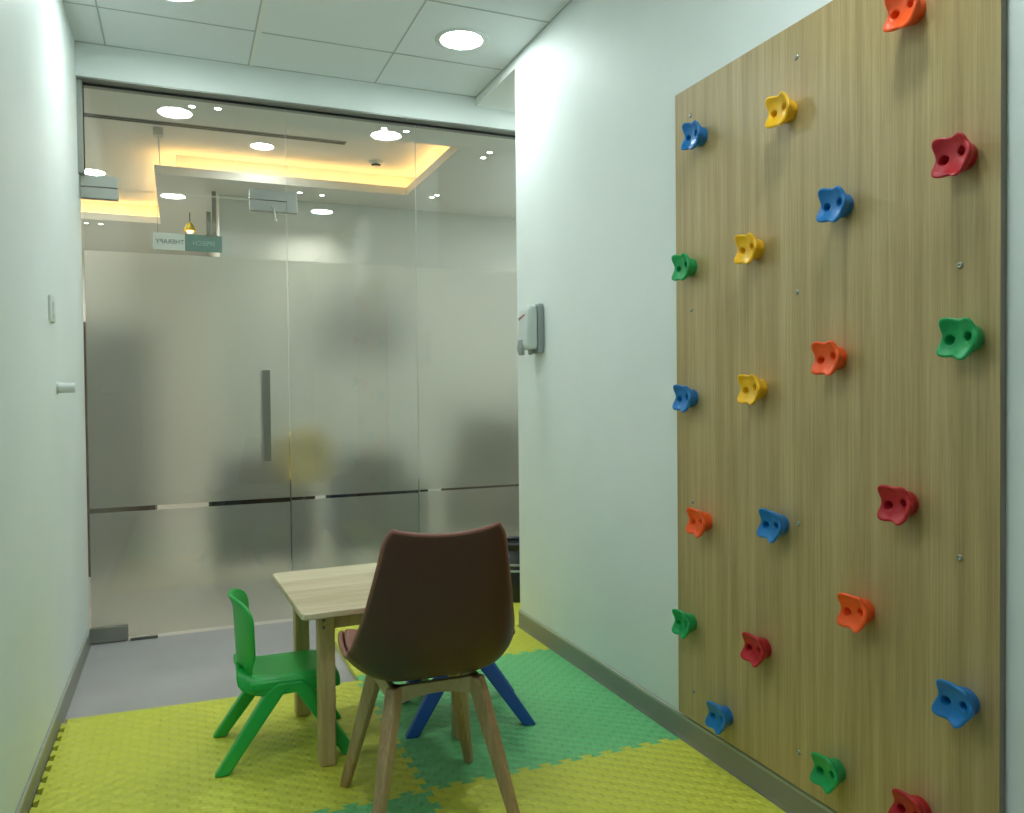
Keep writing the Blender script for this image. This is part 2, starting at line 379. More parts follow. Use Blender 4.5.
# climbing hold: lobed block with a dished face and two holes
LOBES = [(126, .0150, 27), (56, .0105, 24), (356, .008, 30), (287, .0120, 23), (222, .0140, 28)]
HOLES = [(-.0185, -.003), (.0195, .003)]
def hold_mesh():
    bm = bmesh.new(); nt_ = 80
    def lob(th):
        s = 0
        for a, h, wd in LOBES:
            d = (math.degrees(th)-a+180) % 360-180; s += h*math.exp(-(d/wd)**2)
        return s
    prof_side = [(0, .80, 0), (.05, .82, .06), (.22, .80, .15), (.45, .86, .45), (.66, .98, .85), (.80, 1.03, 1.0)]
    D = .054; rings = []
    for wz, rs, lb in prof_side:
        ring = []
        for i in range(nt_):
            th = 2*PI*i/nt_; l = lob(th)
            r = (.0345*rs+l*lb); z = wz*(D*.72+l*.95)
            ring.append((r*math.cos(th), r*math.sin(th), z))
        rings.append(ring)
    nr = 34
    for k in range(nr):
        s = 1-k/(nr-1); ring = []
        s = s**.9
        for i in range(nt_):
            th = 2*PI*i/nt_; l = lob(th)
            edge = max(0, (s-.78)/.22)
            R = .0355+l*(1.0 if s > .6 else s/.6)
            r = R*(s*1.0)*(1-.0*edge)
            top = D*.72+l*.95
            dish = D*.60
            q = s**2.6
            z = dish*(1-q)+top*q - .006*edge**3
            x, y = r*math.cos(th), r*math.sin(th)
            for hx, hy in HOLES:
                d = math.hypot(x-hx, y-hy)
                e = min(1, max(0, (.0092-d)/.0016)); e = e*e*(3-2*e)
                z -= e*.020
                e2 = min(1, max(0, (.0125-d)/.004)); z -= .0012*e2
            ring.append((x, y, z))
        rings.append(ring)
    V = [[bm.verts.new((-z, -x, y)) for x, y, z in ring] for ring in rings[:-1]]
    x, y, z = rings[-1][0]; cv = bm.verts.new((-z, -x, y))
    for a, b in zip(V, V[1:]):
        for i in range(nt_): bm.faces.new((a[i], a[(i+1) % nt_], b[(i+1) % nt_], b[i]))
    for i in range(nt_): bm.faces.new((V[-1][i], V[-1][(i+1) % nt_], cv))
    bm.faces.new(V[0][::-1])
    return bm
hold0 = obj('climbing_hold', hold_mesh(), M['h_yellow'], smooth=True)
hx, hy = HOLES[0]
bm = bmesh.new(); tube(bm, (-.0100, -hx, hy), (-.0150, -hx, hy), .0058, n=6); tube(bm, (-.0150, -hx, hy), (-.0155, -hx, hy), .0030, n=12)
bolt0 = obj('bolt', bm, M['steel'], hold0, bevel=.0006)
HM = {}
for k in ('yellow', 'blue', 'red', 'orange', 'green'):
    me = hold0.data.copy(); me.materials.clear(); me.materials.append(M['h_'+k]); HM[k] = me
HOLDS = [
 ('orange', 1.314, 2.037, 'orange climbing hold highest on the board, cut by the top of the photo'),
 ('yellow', 1.711, 1.944, 'yellow climbing hold highest of the three yellow ones, near the board top'),
 ('blue', 2.104, 1.994, 'blue climbing hold at the upper left corner of the board'),
 ('red', 1.190, 1.680, 'red climbing hold highest of the red ones, near the right edge of the board'),
 ('blue', 1.520, 1.651, 'blue climbing hold below the highest yellow one and right of it'),
 ('yellow', 1.844, 1.597, 'yellow climbing hold middle one of the three yellow holds'),
 ('green', 2.162, 1.592, 'green climbing hold on the left edge of the board, upper of the two there'),
 ('green', 1.175, 1.300, 'large-looking green climbing hold near the right edge of the board, below the highest red one'),
 ('orange', 1.541, 1.274, 'orange climbing hold in the middle of the board at eye height'),
 ('blue', 2.160, 1.171, 'blue climbing hold on the left edge of the board, level with the lowest yellow one'),
 ('yellow', 1.833, 1.198, 'yellow climbing hold lowest of the three yellow ones'),
 ('red', 1.333, .934, 'red climbing hold at mid height, right of the board middle'),
 ('orange', 2.089, .781, 'orange climbing hold near the left edge of the board, beside a blue one'),
 ('blue', 1.748, .823, 'blue climbing hold right of the orange one near the left edge'),
 ('orange', 1.456, .657, 'orange climbing hold lowest of the orange ones'),
 ('green', 2.173, .438, 'green climbing hold on the left edge of the board, lower of the two there'),
 ('red', 1.821, .458, 'red climbing hold right of the low green one on the left edge'),
 ('blue', 1.184, .533, 'blue climbing hold at the lower right of the board'),
 ('blue', 1.992, .198, 'blue climbing hold lowest on the left, just above the skirting'),
 ('green', 1.548, .225, 'green climbing hold lowest of the green ones, near the bottom of the photo'),
 ('red', 1.299, .245, 'red climbing hold at the bottom, mostly cut off by the photo edge')]
for i, (k, y, z, lab) in enumerate(HOLDS):
    if i == 0: h, b = hold0, bolt0
    else:
        h = hold0.copy(); C.objects.link(h); b = bolt0.copy(); C.objects.link(b); b.parent = h
    h.data = HM[k]; h.scale = (1.10, 1.08, 1.01); h.location = (XB-.0002, y, z); h.rotation_euler = (random.uniform(-.09, .09), 0, 0)
    tag(h, lab, 'climbing hold', 'climbing holds on the wooden board')

# ------------------------------------------------------------ foam mats
TH = .020
def seam(p0, p1, n, d=.011, first=1):
    p0, p1 = Vector(p0), Vector(p1); L_ = (p1-p0).length; t = (p1-p0)/L_; nn = Vector((-t.y, t.x, 0)); h = L_/(2*n); fl = .16*h
    pts = [p0]
    for k in range(2*n):
        s = first*(1 if k % 2 == 0 else -1); a = k*h-(fl if k else 0); b = (k+1)*h+(fl if k < 2*n-1 else 0)
        if k == 0: a = .004
        if k == 2*n-1: b = L_-.004
        pts += [p0+t*a+nn*s*d, p0+t*b+nn*s*d]
    pts.append(p1); return pts
def line(p0, p1): return [Vector(p0), Vector(p1)]
def foam(label, mat, sides, shrink=.0006):
    pts = []
    for s in sides:
        for p in s:
            if not pts or (p-pts[-1]).length > 1e-5: pts.append(p)
    if (pts[0]-pts[-1]).length < 1e-5: pts.pop()
    c = sum(pts, Vector())/len(pts); c.z = 0
    pts = [c+(p-c)*(1-shrink) for p in pts]
    bm = bmesh.new()
    lo = [bm.verts.new((p.x-c.x, p.y-c.y, 0)) for p in pts]; hi = [bm.verts.new((p.x-c.x, p.y-c.y, TH)) for p in pts]
    n = len(pts)
    for i in range(n): bm.faces.new((lo[i], lo[(i+1) % n], hi[(i+1) % n], hi[i]))
    for t in tessellate_polygon([[Vector((p.x, p.y, 0)) for p in pts]]):
        bm.faces.new([hi[i] for i in t]); bm.faces.new([lo[i] for i in t[::-1]])
    o = obj('foam_mat', bm, mat, loc=(c.x, c.y, .0004)); return tag(o, label, 'foam mat', 'interlocking foam floor mats')
x0, x1, x2, x3 = -.4115, .650, XR-.013, XREC-.1
yb, y3, y2, y1, y0 = 4.20, 3.285, 3.20, 2.262, 1.24
NT = 13
sAB = seam((x1, y1, 0), (x1, y3-.045, 0), NT)            # seam left/right, middle row
sAF = seam((x0, y1, 0), (x1, y1, 0), NT)
sBE = seam((x1, y1, 0), (x2, y1, 0), 12)
sBC = seam((x1, y3, 0), (x2, y3, 0), 12)
sEF = seam((x1, y0, 0), (x1, y1, 0), NT)
sCD = seam((x2, YCOR+.03, 0), (x2, yb, 0), 7)
rv = lambda s: s[::-1]
foam('yellow foam mat under the green child chair, beside the left wall', M['foam_y'],
     [sAF, sAB, line((x1, y3-.045, 0), (x0, y3, 0)), seam((x0, y3, 0), (x0, y1, 0), NT, d=.008)])
foam('green foam mat under the blue child chair, along the right wall', M['foam_g'],
     [sBE, line((x2, y1, 0), (x2, y3, 0)), rv(sBC), rv(sAB)])
foam('yellow foam mat furthest back, beyond the green mat near the glass', M['foam_y'],
     [sBC, line((x2, y3, 0), (x2, YCOR+.03, 0)), sCD, rv(seam((x1, yb, 0), (x2, yb, 0), 12)), line((x1, yb, 0), (x1, y3, 0))])
foam('yellow foam mat behind the wall corner, under the black bin', M['foam_y'],
     [line((x2, YCOR+.03, 0), (x3, YCOR+.03, 0)), line((x3, YCOR+.03, 0), (x3, yb, 0)), line((x3, yb, 0), (x2, yb, 0)), rv(sCD)])
foam('yellow foam mat nearest the camera, below the climbing board', M['foam_y'],
     [line((x1, y0, 0), (x2, y0, 0)), line((x2, y0, 0), (x2, y1, 0)), rv(sBE), rv(sEF)])
foam('green foam mat nearest the camera, just a corner showing at the photo bottom', M['foam_g'],
     [line((x0, y0, 0), (x1, y0, 0)), sEF, rv(sAF), line((x0, y1, 0), (x0, y0, 0))])
Z0 = TH+.0006

# ------------------------------------------------------------ child table
tx0, tx1, ty0, ty1, tz = .300, .930, 2.445, 3.068, .531
tb = thing('child_table', 'small square pale pine table in the middle of the room', 'table', ((tx0+tx1)/2+.010, (ty0+ty1)/2+.018, Z0), math.radians(2.3))
cx, cy = (tx1-tx0)/2, (ty1-ty0)/2
bm = bmesh.new(); pts = []; rr = .022
for sx, sy, a0 in ((1, 1, 0), (-1, 1, 90), (-1, -1, 180), (1, -1, 270)):
    for k in range(6):
        a = math.radians(a0+18*k); pts.append((sx*(cx-rr)+rr*math.cos(a), sy*(cy-rr)+rr*math.sin(a)))
lo = [bm.verts.new((x, y, tz-Z0-.020)) for x, y in pts]; hi = [bm.verts.new((x, y, tz-Z0)) for x, y in pts]
for i in range(len(pts)): bm.faces.new((lo[i], lo[(i+1) % len(pts)], hi[(i+1) % len(pts)], hi[i]))
bm.faces.new(hi); bm.faces.new(lo[::-1])
obj('tabletop', bm, M['tabletop'], tb, bevel=.004)
lx, ly = cx-.088, cy-.094
first = None
for sx in (-1, 1):
    for sy in (-1, 1):
        if first is None:
            bm = bx(-.026, .026, -.026, .026, 0, tz-Z0-.0205); first = obj('leg', bm, M['tablewood'], tb, bevel=.008); l = first
        else: l = first.copy(); C.objects.link(l); l.parent = tb
        l.location = (sx*(lx), sy*(ly), 0)
        bm = bmesh.new()
        for z in (.444, .466): tube(bm, (sx*lx-.010, sy*(ly+.0255), z), (sx*lx-.010, sy*(ly+.0275), z), .0055, n=12)
        d = obj('dowel', bm, M['steel_d'], l); d.location = (-sx*lx, -sy*ly, 0)
for sy in (-1, 1):
    obj('apron', bx(-lx+.026, lx-.026, sy*ly-.010, sy*ly+.010, tz-Z0-.078, tz-Z0-.021), M['tablewood'], tb, bevel=.002)
for sx in (-1, 1):
    obj('apron', bx(sx*lx-.010, sx*lx+.010, -ly+.026, ly-.026, tz-Z0-.078, tz-Z0-.021), M['tablewood'], tb, bevel=.002)

# ------------------------------------------------------------ child chairs (face +x)
def kid_chair(label, mat, loc, rz):
    t = thing('child_chair', label, 'chair', loc, rz, 'moulded plastic child chairs at the table')
    def seat(u, v):   # v: 0 back .. 1 front
        x = -.150+.325*v; hw = .112+.038*min(1, v*3)-.012*max(0, v-.8)/.2
        z = .276+.030*max(0, (.25-v)/.25)**2-.022*max(0, (v-.78)/.22)**2-.006*math.sin(PI*v)
        z += .010*abs(u)**2.5 - .062*max(0, (abs(u)-.80)/.20)**1.3*(1-.3*v)
        return (x, u*hw, z)
    obj('seat', sheet(seat, 14, 12), mat, t, smooth=True, solid=.010, sub=1)
    def skirt(u, v):  # side flange that carries the legs
        return (-.105+.225*v, 0, 0)
    def back(u, v):
        if v < .30:
            q = v/.30; hw = .098+.018*q; x = -.118-.022*math.sin(q*PI/2); z = .272+.070*q
        else:
            q = (v-.30)/.70; hw = .116+.026*math.sin(min(1, q*1.25)*PI/2)-.030*max(0, (q-.8)/.2)**2; x = -.140-.008*q-.018*max(0, (q-.72)/.28)**2; z = .342+.200*q
        z -= .022*abs(u)**4*(v if v > .6 else 0)
        x += .050*abs(u)**2*(1 if v > .3 else .3+.7*v/.3)
        return (x, u*hw, z)
    obj('backrest', sheet(back, 14, 18), mat, t, smooth=True, solid=.012, sub=1)
    for sy in (-1, 1):
        for sx in (-1, 1):
            bm = bmesh.new()
            secs = []
            for q, wd, th in ((0, .030, .021), (.08, .030, .021), (.5, .026, .019), (1, .022, .017)):
                x = sx*(.030+.168*q) if q else sx*.005
                x += .012*(1-q)
                y = sy*(.128+.024*q); z = .258-.258*q if q else .264
                secs.append(((x, y, z), (wd, 0, 0), (0, th, 0)))
            bar(bm, secs); obj('leg', bm, mat, t, bevel=.006)
        bm = bmesh.new(); box(bm, -.11, .125, sy*.130-.012, sy*.130+.012, .246, .272)
        obj('side_rail', bm, mat, t, bevel=.006)
    return t
kid_chair('bright green plastic child chair left of the pine table', M['green'], (.294, 2.752, Z0), math.radians(-1)).scale = (1, 1, .975)
kid_chair('blue plastic child chair on the far right of the table, mostly behind the brown chair', M['blue'], (.936, 2.757, Z0), math.radians(180-9)).scale = (1.05, 1.05, 1.07)

# ------------------------------------------------------------ adult chair (faces +y locally)
thing('shell_chair', 'brown shell chair with wooden legs seen from behind at the table', 'chair', (.624, 2.172, Z0), math.radians(-1)).scale = (1, 1, .988)
ch = bpy.data.objects['shell_chair']
PR = [  # y, z, half width, wing rise
 (.232, .410, .160, .000), (.229, .432, .185, .008), (.202, .447, .203, .018), (.14, .440, .217, .028), (.05, .424, .226, .045),
 (-.04, .412, .229, .062), (-.105, .415, .230, .078), (-.155, .434, .230, .088), (-.184, .472, .227, .085), (-.203, .534, .217, .070),
 (-.216, .606, .200, .050), (-.228, .685, .184, .036), (-.238, .755, .170, .026), (-.244, .802, .159, .020), (-.2465, .822, .142, .014)]
def prof(v):
    t = v*(len(PR)-1); i = min(int(t), len(PR)-2); f = t-i
    P = [PR[max(0, i-1)], PR[i], PR[i+1], PR[min(len(PR)-1, i+2)]]
    o = []
    for k in range(4):
        a, b, c, d = (p[k] for p in P)
        o.append(.5*((2*b)+(-a+c)*f+(2*a-5*b+4*c-d)*f*f+(-a+3*b-3*c+d)*f**3))
    return o
def shell(off):
    def f(u, v):
        y, z, hw, ri = prof(v); y2, z2, _, _ = prof(min(1, v+.01)); y1_, z1_, _, _ = prof(max(0, v-.01))
        ty, tz_ = y2-y1_, z2-z1_; l = math.hypot(ty, tz_) or 1; ny, nz = tz_/l, -ty/l   # inner normal (up / forward)
        if nz < 0 and ny < 0: ny, nz = -ny, -nz
        ex = 4.6 if v < .5 else 4.6-2.0*min(1, (v-.5)/.3); k = ri*abs(u)**ex + off
        top = .016*abs(u)**2*max(0, (v-.86)/.14)          # raised upper corners
        return (u*hw*(1-.02*off/.01), y+ny*k, z+nz*k+top)
    return f
obj('shell', sheet(shell(0), 20, 40), M['shell'], ch, smooth=True, solid=.007, sub=1)
def cush(u, v):
    v2 = .03+v*.955; f = shell(.013)(u*.965, v2); return f
obj('cushion', sheet(cush, 20, 40), M['cushion'], ch, smooth=True, solid=.016, sub=1)
# rolled rim along the shell edge
bm = bmesh.new(); path = []
N = 60
for i in range(N+1): path.append(shell(.004)(-1, i/N))
for i in range(1, 20): path.append(shell(.004)(-1+2*i/20, 1))
for i in range(N+1): path.append(shell(.004)(1, 1-i/N))
for i in range(1, 20): path.append(shell(.004)(1-2*i/20, 0))
P = [Vector(p) for p in path]; n = len(P); rings = []
for i in range(n):
    d = (P[(i+1) % n]-P[i-1]).normalized(); s, t = frame_of(d)
    rings.append((P[i], d))
prev = None; R_ = []
for p, d in rings:
    a = Vector((0, 1, 0)) if prev is None else prev
    a = (a-d*a.dot(d)).normalized(); b = d.cross(a); prev = a
    R_.append([bm.verts.new(p+(a*math.cos(2*PI*k/10)+b*math.sin(2*PI*k/10))*.0072) for k in range(10)])
for i in range(n-1):
    for k in range(10): bm.faces.new((R_[i][k], R_[i][(k+1) % 10], R_[i+1][(k+1) % 10], R_[i+1][k]))
obj('rim', bm, M['cushion'], ch, smooth=True)
for sx in (-1, 1):
    for sy in (-1, 1):
        bm = bmesh.new(); tp = Vector((sx*.112, sy*.105-.004, .402)); ft = Vector((sx*.196, sy*.208, 0))
        secs = []
        for q, w1, w2 in ((0, .0215, .0175), (.15, .022, .018), (.5, .019, .016), (1, .0145, .0125)):
            c = tp.lerp(ft, q); ang = math.atan2(sy, sx); a = Vector((math.cos(ang), math.sin(ang), 0)); b = Vector((-a.y, a.x, 0))
            secs.append((c, a*w1, b*w2))
        bar(bm, secs); obj('leg', bm, M['beech'], ch, bevel=.006)
for sy in (-1, 1):   # arched rails
    bm = bmesh.new(); K = 14; lo, hi = [], []
    for s in (-.009, .009):
        a_, b_ = [], []
        for i in range(K+1):
            u = -1+2*i/K; x = u*.118; a_.append(bm.verts.new((x, sy*.105+s-.004, .348+.024*(1-u*u)))); b_.append(bm.verts.new((x, sy*.105+s-.004, .402)))
        lo.append(a_); hi.append(b_)
    for i in range(K):
        for k in (0, 1): bm.faces.new((lo[k][i], lo[k][i+1], hi[k][i+1], hi[k][i]))
        bm.faces.new((lo[0][i], lo[1][i], lo[1][i+1], lo[0][i+1])); bm.faces.new((hi[0][i], hi[0][i+1], hi[1][i+1], hi[1][i]))
    for i in (0, K): bm.faces.new((lo[0][i], hi[0][i], hi[1][i], lo[1][i]))
    obj('seat_rail', bm, M['beech_pale'], ch)
for sx in (-1, 1):
    obj('seat_rail', bx(sx*.118-.009, sx*.118+.009, -.108, .100, .355, .402), M['beech_pale'], ch, bevel=.002)
obj('mounting_plate', bx(-.08, .08, -.06, .10, .400, .412), M['blackp'], ch, bevel=.004)

# ------------------------------------------------------------ small things on the walls
sd = thing('soap_dispenser', 'grey and white soap dispenser mounted on the right wall near its corner', 'soap dispenser', (XR, 3.395, 1.37))
bm = bmesh.new(); bar(bm, [((-.016, 0, .004), (.0155, 0, 0), (0, .054, 0)), ((-.016, 0, .03), (.0155, 0, 0), (0, .060, 0)), ((-.016, 0, .215), (.0155, 0, 0), (0, .060, 0)), ((-.012, 0, .232), (.0115, 0, 0), (0, .052, 0))])
obj('back_plate', bm, M['greyp'], sd, bevel=.006)
bm = bmesh.new(); bar(bm, [((-.056, 0, .020), (.024, 0, 0), (0, .050, 0)), ((-.060, 0, .05), (.028, 0, 0), (0, .056, 0)), ((-.056, 0, .195), (.024, 0, 0), (0, .056, 0)), ((-.048, 0, .226), (.016, 0, 0), (0, .048, 0))])
obj('cover', bm, M['ltgrey'], sd, bevel=.010)
bm = bmesh.new(); bar(bm, [((-.080, .020, -.006), (.006, 0, 0), (0, .022, 0)), ((-.086, .020, .02), (.008, 0, 0), (0, .028, 0)), ((-.084, .020, .068), (.005, 0, 0), (0, .028, 0))])
obj('push_lever', bm, M['greyp'], sd, bevel=.006)
bm = bmesh.new(); tube(bm, (-.052, -.012, .022), (-.052, -.012, -.004), .012, .009); obj('nozzle', bm, M['greyp'], sd)
bm = bmesh.new()
for k in range(5):
    y = .034-.015*k; bar(bm, [((-.0872+.0012*0, y, .158+.004*k), (.0008, 0, 0), (0, .0055, .0018)), ((-.0866, y-.001, .170+.003*k), (.0008, 0, 0), (0, .0038, .0015))])
obj('printed_logo', bm, M['red_ink'], sd)
sw = thing('switch_plate', 'thin white switch plate on the left wall', 'switch', (XL, 3.30, 1.465))
obj('plate', bx(.0002, .009, -.055, .055, 0, .092), M['white'], sw, bevel=.003)
obj('rocker', bx(.009, .0125, -.020, .020, .022, .070), M['white'], sw, bevel=.002)
ds = thing('door_stop', 'short white round door stop sticking out of the left wall', 'door stop', (XL, 3.42, 1.228))
bm = bmesh.new(); tube(bm, (.0002, 0, 0), (.004, 0, 0), .024, n=28); obj('flange', bm, M['white'], ds)
bm = bmesh.new(); tube(bm, (.004, 0, 0), (.062, 0, 0), .0195, .0195, n=28); obj('bumper', bm, M['white'], ds, bevel=.003)

# bin behind the wall corner
bn = thing('waste_bin', 'black waste bin standing behind the wall corner by the glass', 'bin', (1.735, 4.155, Z0))
bm = bmesh.new(); lathe(bm, [(0, 0), (.088, 0), (.092, .01), (.112, .315), (.108, .315), (.088, .02), (0, .015)]); obj('body', bm, M['blackp'], bn, smooth=True)
bm = bmesh.new(); lathe(bm, [(.107, .300), (.1165, .302), (.119, .318), (.116, .332), (.108, .334), (.104, .322)]); obj('rim', bm, M['blackp'], bn, smooth=True)
bm = bmesh.new(); lathe(bm, [(.1045, .205), (.110, .209), (.1085, .216), (.1055, .219)]); lathe(bm, [(.1035, .17), (.109, .174), (.1075, .181), (.1045, .184)]); obj('band', bm, M['greyp'], bn, smooth=True)

# ------------------------------------------------------------ round ceiling lamps of the room
def ceiling_light(label, x, y, z=ZC):
    t = thing('ceiling_light', label, 'ceiling light', (x, y, z), 0, 'round ceiling lights of the playroom')
    bm = bmesh.new(); lathe(bm, [(.095, .004), (.095, -.004), (.104, -.0065), (.122, -.004), (.124, -.0004), (.124, .004)], n=56); obj('frame', bm, M['white'], t, smooth=True)
    bm = bmesh.new(); lathe(bm, [(0, -.0032), (.095, -.0030), (.095, .0), (0, .0)], n=56); obj('diffuser', bm, M['lamp'], t)
ceiling_light('round white ceiling light near the top right of the wall glass, wholly in view', 1.234, 3.555)
ceiling_light('round white ceiling light at the top left, cut by the photo edge', -.010, 3.53)
ceiling_light('round ceiling light above the climbing board, seen only mirrored in the glass', 1.20, 1.24)
ceiling_light('unseen round lamp added in the recess behind the wall corner', 2.20, 3.95, ZC-.052)  # unseen lamp, added to lighten the recess and the bin corner
ceiling_light('round ceiling light above the camera, seen only mirrored in the glass', -.04, 1.40)

# ------------------------------------------------------------ lobby beyond the glass
TX, TN, TF, TXL, TF2 = 1.63, 4.745, 6.03, -.150, 7.78   # tray opening
bm = bmesh.new()
box(bm, -2.6, 4.2, YG+.07, TN, ZL, ZL+.06)
box(bm, TX, 4.2, TN, TF, ZL, ZL+.06)
box(bm, TXL, 4.2, TF, 9.6, ZL, ZL+.06)
box(bm, -2.6, TXL, TF2, 9.6, ZL, ZL+.06)
struct('ceiling_lobby', bm, M['lobby_ceil'])
TR = .14
bm = bmesh.new()
box(bm, -2.6, TX+TR, TN-TR, TF+TR, ZTR, ZTR+.05); box(bm, -2.6, TXL+TR, TF+TR, TF2+TR, ZTR, ZTR+.05)
# upright sides of the raised tray
box(bm, -2.6, TX+TR, TN-TR-.02, TN-TR, ZL+.06, ZTR); box(bm, TX+TR, TX+TR+.02, TN-TR, TF+TR, ZL+.06, ZTR)
box(bm, TXL+TR, TX+TR, TF+TR, TF+TR+.02, ZL+.06, ZTR); box(bm, TXL+TR, TXL+TR+.02, TF+TR+.02, TF2+TR, ZL+.06, ZTR)
box(bm, -2.6, TXL+TR, TF2+TR, TF2+TR+.02, ZL+.06, ZTR)
struct('ceiling_tray', bm, M['lobby_ceil'])
# led strips lying in the cove behind the lip
def led(label, a, b, c, d):
    tag(obj('cove_light', bx(a, b, c, d, ZL+.0605, ZL+.072), M['led']), label, 'cove light', 'warm light strips around the raised lobby ceiling')
led('warm light strip along the far edge of the raised ceiling', TXL+.09, TX+.08, TF+.055, TF+.075)
led('warm light strip along the right edge of the raised ceiling', TX+.055, TX+.075, TN, TF+.05)
led('warm light strip along the inner left edge of the raised ceiling', TXL+.055, TXL+.075, TF+.08, TF2+.05)
led('warm light strip along the deep left end of the raised ceiling', -2.5, TXL+.05, TF2+.055, TF2+.075)
# walls
struct('wall_lobby_far', bx(.285, 4.2, 6.50, 6.62, 0, ZL), M['lobby_white'])
struct('wall_lobby_corridor', bx(.285, .40, 6.62, 9.6, 0, ZL), M['cream'])
struct('wall_lobby_end', bx(-2.6, .40, 9.6, 9.72, 0, ZL), M['cream'])
struct('wall_lobby_left', bx(-2.72, -2.6, YG, 9.72, 0, 2.95), M['cream'])
struct('wall_lobby_right', bx(4.2, 4.32, YG, 6.62, 0, 2.95), M['cream'])
bm = bmesh.new(); box(bm, -2.72, XL-.12, YG-.04, YG+.04, 0, 2.95); box(bm, XREC+.12, 4.32, YG-.04, YG+.04, 0, 2.95)
struct('wall_lobby_near', bm, M['cream'])
struct('trim_6', bx(3.9, 4.2, YG+.04, 4.5, ZL-.02, ZL), M['gyp'])
# slot diffuser, detector, downlights, spots
bm = bmesh.new()
box(bm, -2.4, 1.06, 5.445, 5.452, ZTR-.004, ZTR); box(bm, -2.4, 1.06, 5.475, 5.482, ZTR-.004, ZTR); box(bm, -2.4, 1.06, 5.505, 5.512, ZTR-.004, ZTR); box(bm, 1.053, 1.06, 5.445, 5.512, ZTR-.004, ZTR)
sv = thing('slot_vent', 'long narrow black slot vent in the raised lobby ceiling', 'vent')
obj('frame', bm, M['alu'], sv)
obj('slot', bx(-2.4, 1.053, 5.452, 5.505, ZTR-.0015, ZTR-.0002), M['gasket'], sv)
sm = thing('smoke_detector', 'small round smoke detector on the raised lobby ceiling', 'smoke detector', (1.353, 5.85, ZTR))
bm = bmesh.new(); lathe(bm, [(0, -.030), (.022, -.030), (.030, -.022), (.054, -.014), (.056, 0), (0, 0)]); obj('housing', bm, M['white'], sm, smooth=True)
bm = bmesh.new(); lathe(bm, [(.024, -.0305), (.034, -.024), (.036, -.0205), (.030, -.0215)]); obj('vent_ring', bm, M['blackp'], sm, smooth=True)
def downlight(label, x, y, z, r, lm='lobby_lamp'):
    t = thing('downlight', label, 'downlight', (x, y, z), 0, 'round downlights of the lobby')
    bm = bmesh.new(); lathe(bm, [(r, .002), (r, -.004), (r+.008, -.005), (r+.014, 0)], n=40); obj('frame', bm, M['white'], t, smooth=True)
    bm = bmesh.new(); lathe(bm, [(0, -.003), (r, -.003), (r, 0), (0, 0)], n=40); obj('diffuser', bm, M[lm], t)
downlight('round downlight in the raised lobby ceiling above the lock patch', .537, 5.746, ZTR, .074, 'tray_lamp')
downlight('round downlight in the raised lobby ceiling beside the left hinge', -.598, 6.86, ZTR, .080)
downlight('unseen round lamp added in the raised ceiling left of the doorway', -1.7, 5.7, ZTR, .080)  # out of view, added to brighten the lobby
downlight('unseen round lamp added left of the doorway, deeper in the raised ceiling', -1.9, 7.0, ZTR, .100)  # second unseen fill lamp added on this side
downlight('unseen round lamp added at the far left end of the lobby corridor', -1.4, 8.8, ZL, .080)  # added out of sight to fill the corridor with light
downlight('unseen round lamp added in the lobby ceiling behind the right wall', 3.1, 5.3, ZL, .090)  # unseen, added to light the right part of the lobby
def spot(label, x, y):
    t = thing('spotlight', label, 'spotlight', (x, y, ZL), 0, 'small twin spotlights in the lobby ceiling')
    bm = bmesh.new(); lathe(bm, [(.016, .001), (.016, -.003), (.022, -.003), (.024, 0)], n=24); obj('frame', bm, M['white'], t, smooth=True)
    bm = bmesh.new(); lathe(bm, [(0, -.002), (.016, -.002), (.016, 0), (0, 0)], n=24); obj('lens', bm, M['spot'], t)
    l = bpy.data.lights.new('bulb', 'SPOT'); l.energy = SPOT_W; l.color = (1, .93, .80); l.spot_size = math.radians(100); l.spot_blend = .8; l.shadow_soft_size = .02
    lo_ = bpy.data.objects.new('bulb', l); C.objects.link(lo_); lo_.parent = t; lo_.location = (0, 0, -.012)
for lab, x, y in (('left spotlight of the pair above the round light mirrored over the door', .074, 4.56), ('right spotlight of the pair above the round light mirrored over the door', .202, 4.545),
                  ('left spotlight of the pair over the middle glass pane', 1.102, 4.55), ('right spotlight of the pair over the middle glass pane', 1.233, 4.55),
                  ('near spotlight of the pair at the right end of the glass', 1.836, 4.765), ('far spotlight of the pair at the right end of the glass', 1.838, 4.885),
                  ('left spotlight of the pair above the far white wall', .851, 6.22), ('right spotlight of the pair above the far white wall', 1.021, 6.245),
                  ('near spotlight of the pair beside the right corner of the glowing ceiling', 1.848, 5.94), ('far spotlight of the pair beside the right corner of the glowing ceiling', 1.831, 6.02),
                  ('left spotlight of the far pair beside the left wall', -.755, 7.96), ('right spotlight of the far pair beside the left wall', -.641, 7.96)):
    spot(lab, x, y)
# hanging direction sign, mirrored when read from this room
sg = thing('hanging_sign', 'teal and pale glass sign with THERAPY in mirror writing, hanging in the lobby', 'sign', (.055, 6.40, 2.262))
obj('sign_plate', bx(-.015, .243, -.004, .004, 0, .122), M['sign'], sg)
obj('pale_plate', bx(-.232, -.015, -.004, .004, 0, .122), M['sign_w'], sg, bevel=.001)
def text(s, x, size, parent, mat=None):
    cu = bpy.data.curves.new('text', 'FONT'); cu.body = s; cu.size = size; cu.extrude = .0006; cu.align_x = 'CENTER'
    to = bpy.data.objects.new('text', cu); C.objects.link(to)
    bpy.context.view_layer.update(); me = bpy.data.meshes.new_from_object(to.evaluated_get(bpy.context.evaluated_depsgraph_get()))
    bpy.data.objects.remove(to, do_unlink=True)
    # lettering meant to be read from the lobby side: mirrored from here
    for v in me.vertices: v.co = Vector((-v.co.x, v.co.z*-1, v.co.y))
    me.materials.append(mat or M['sign_t']); o = bpy.data.objects.new('lettering', me); C.objects.link(o); o.parent = parent; o.location = (x, -.0052, .045)
    return o
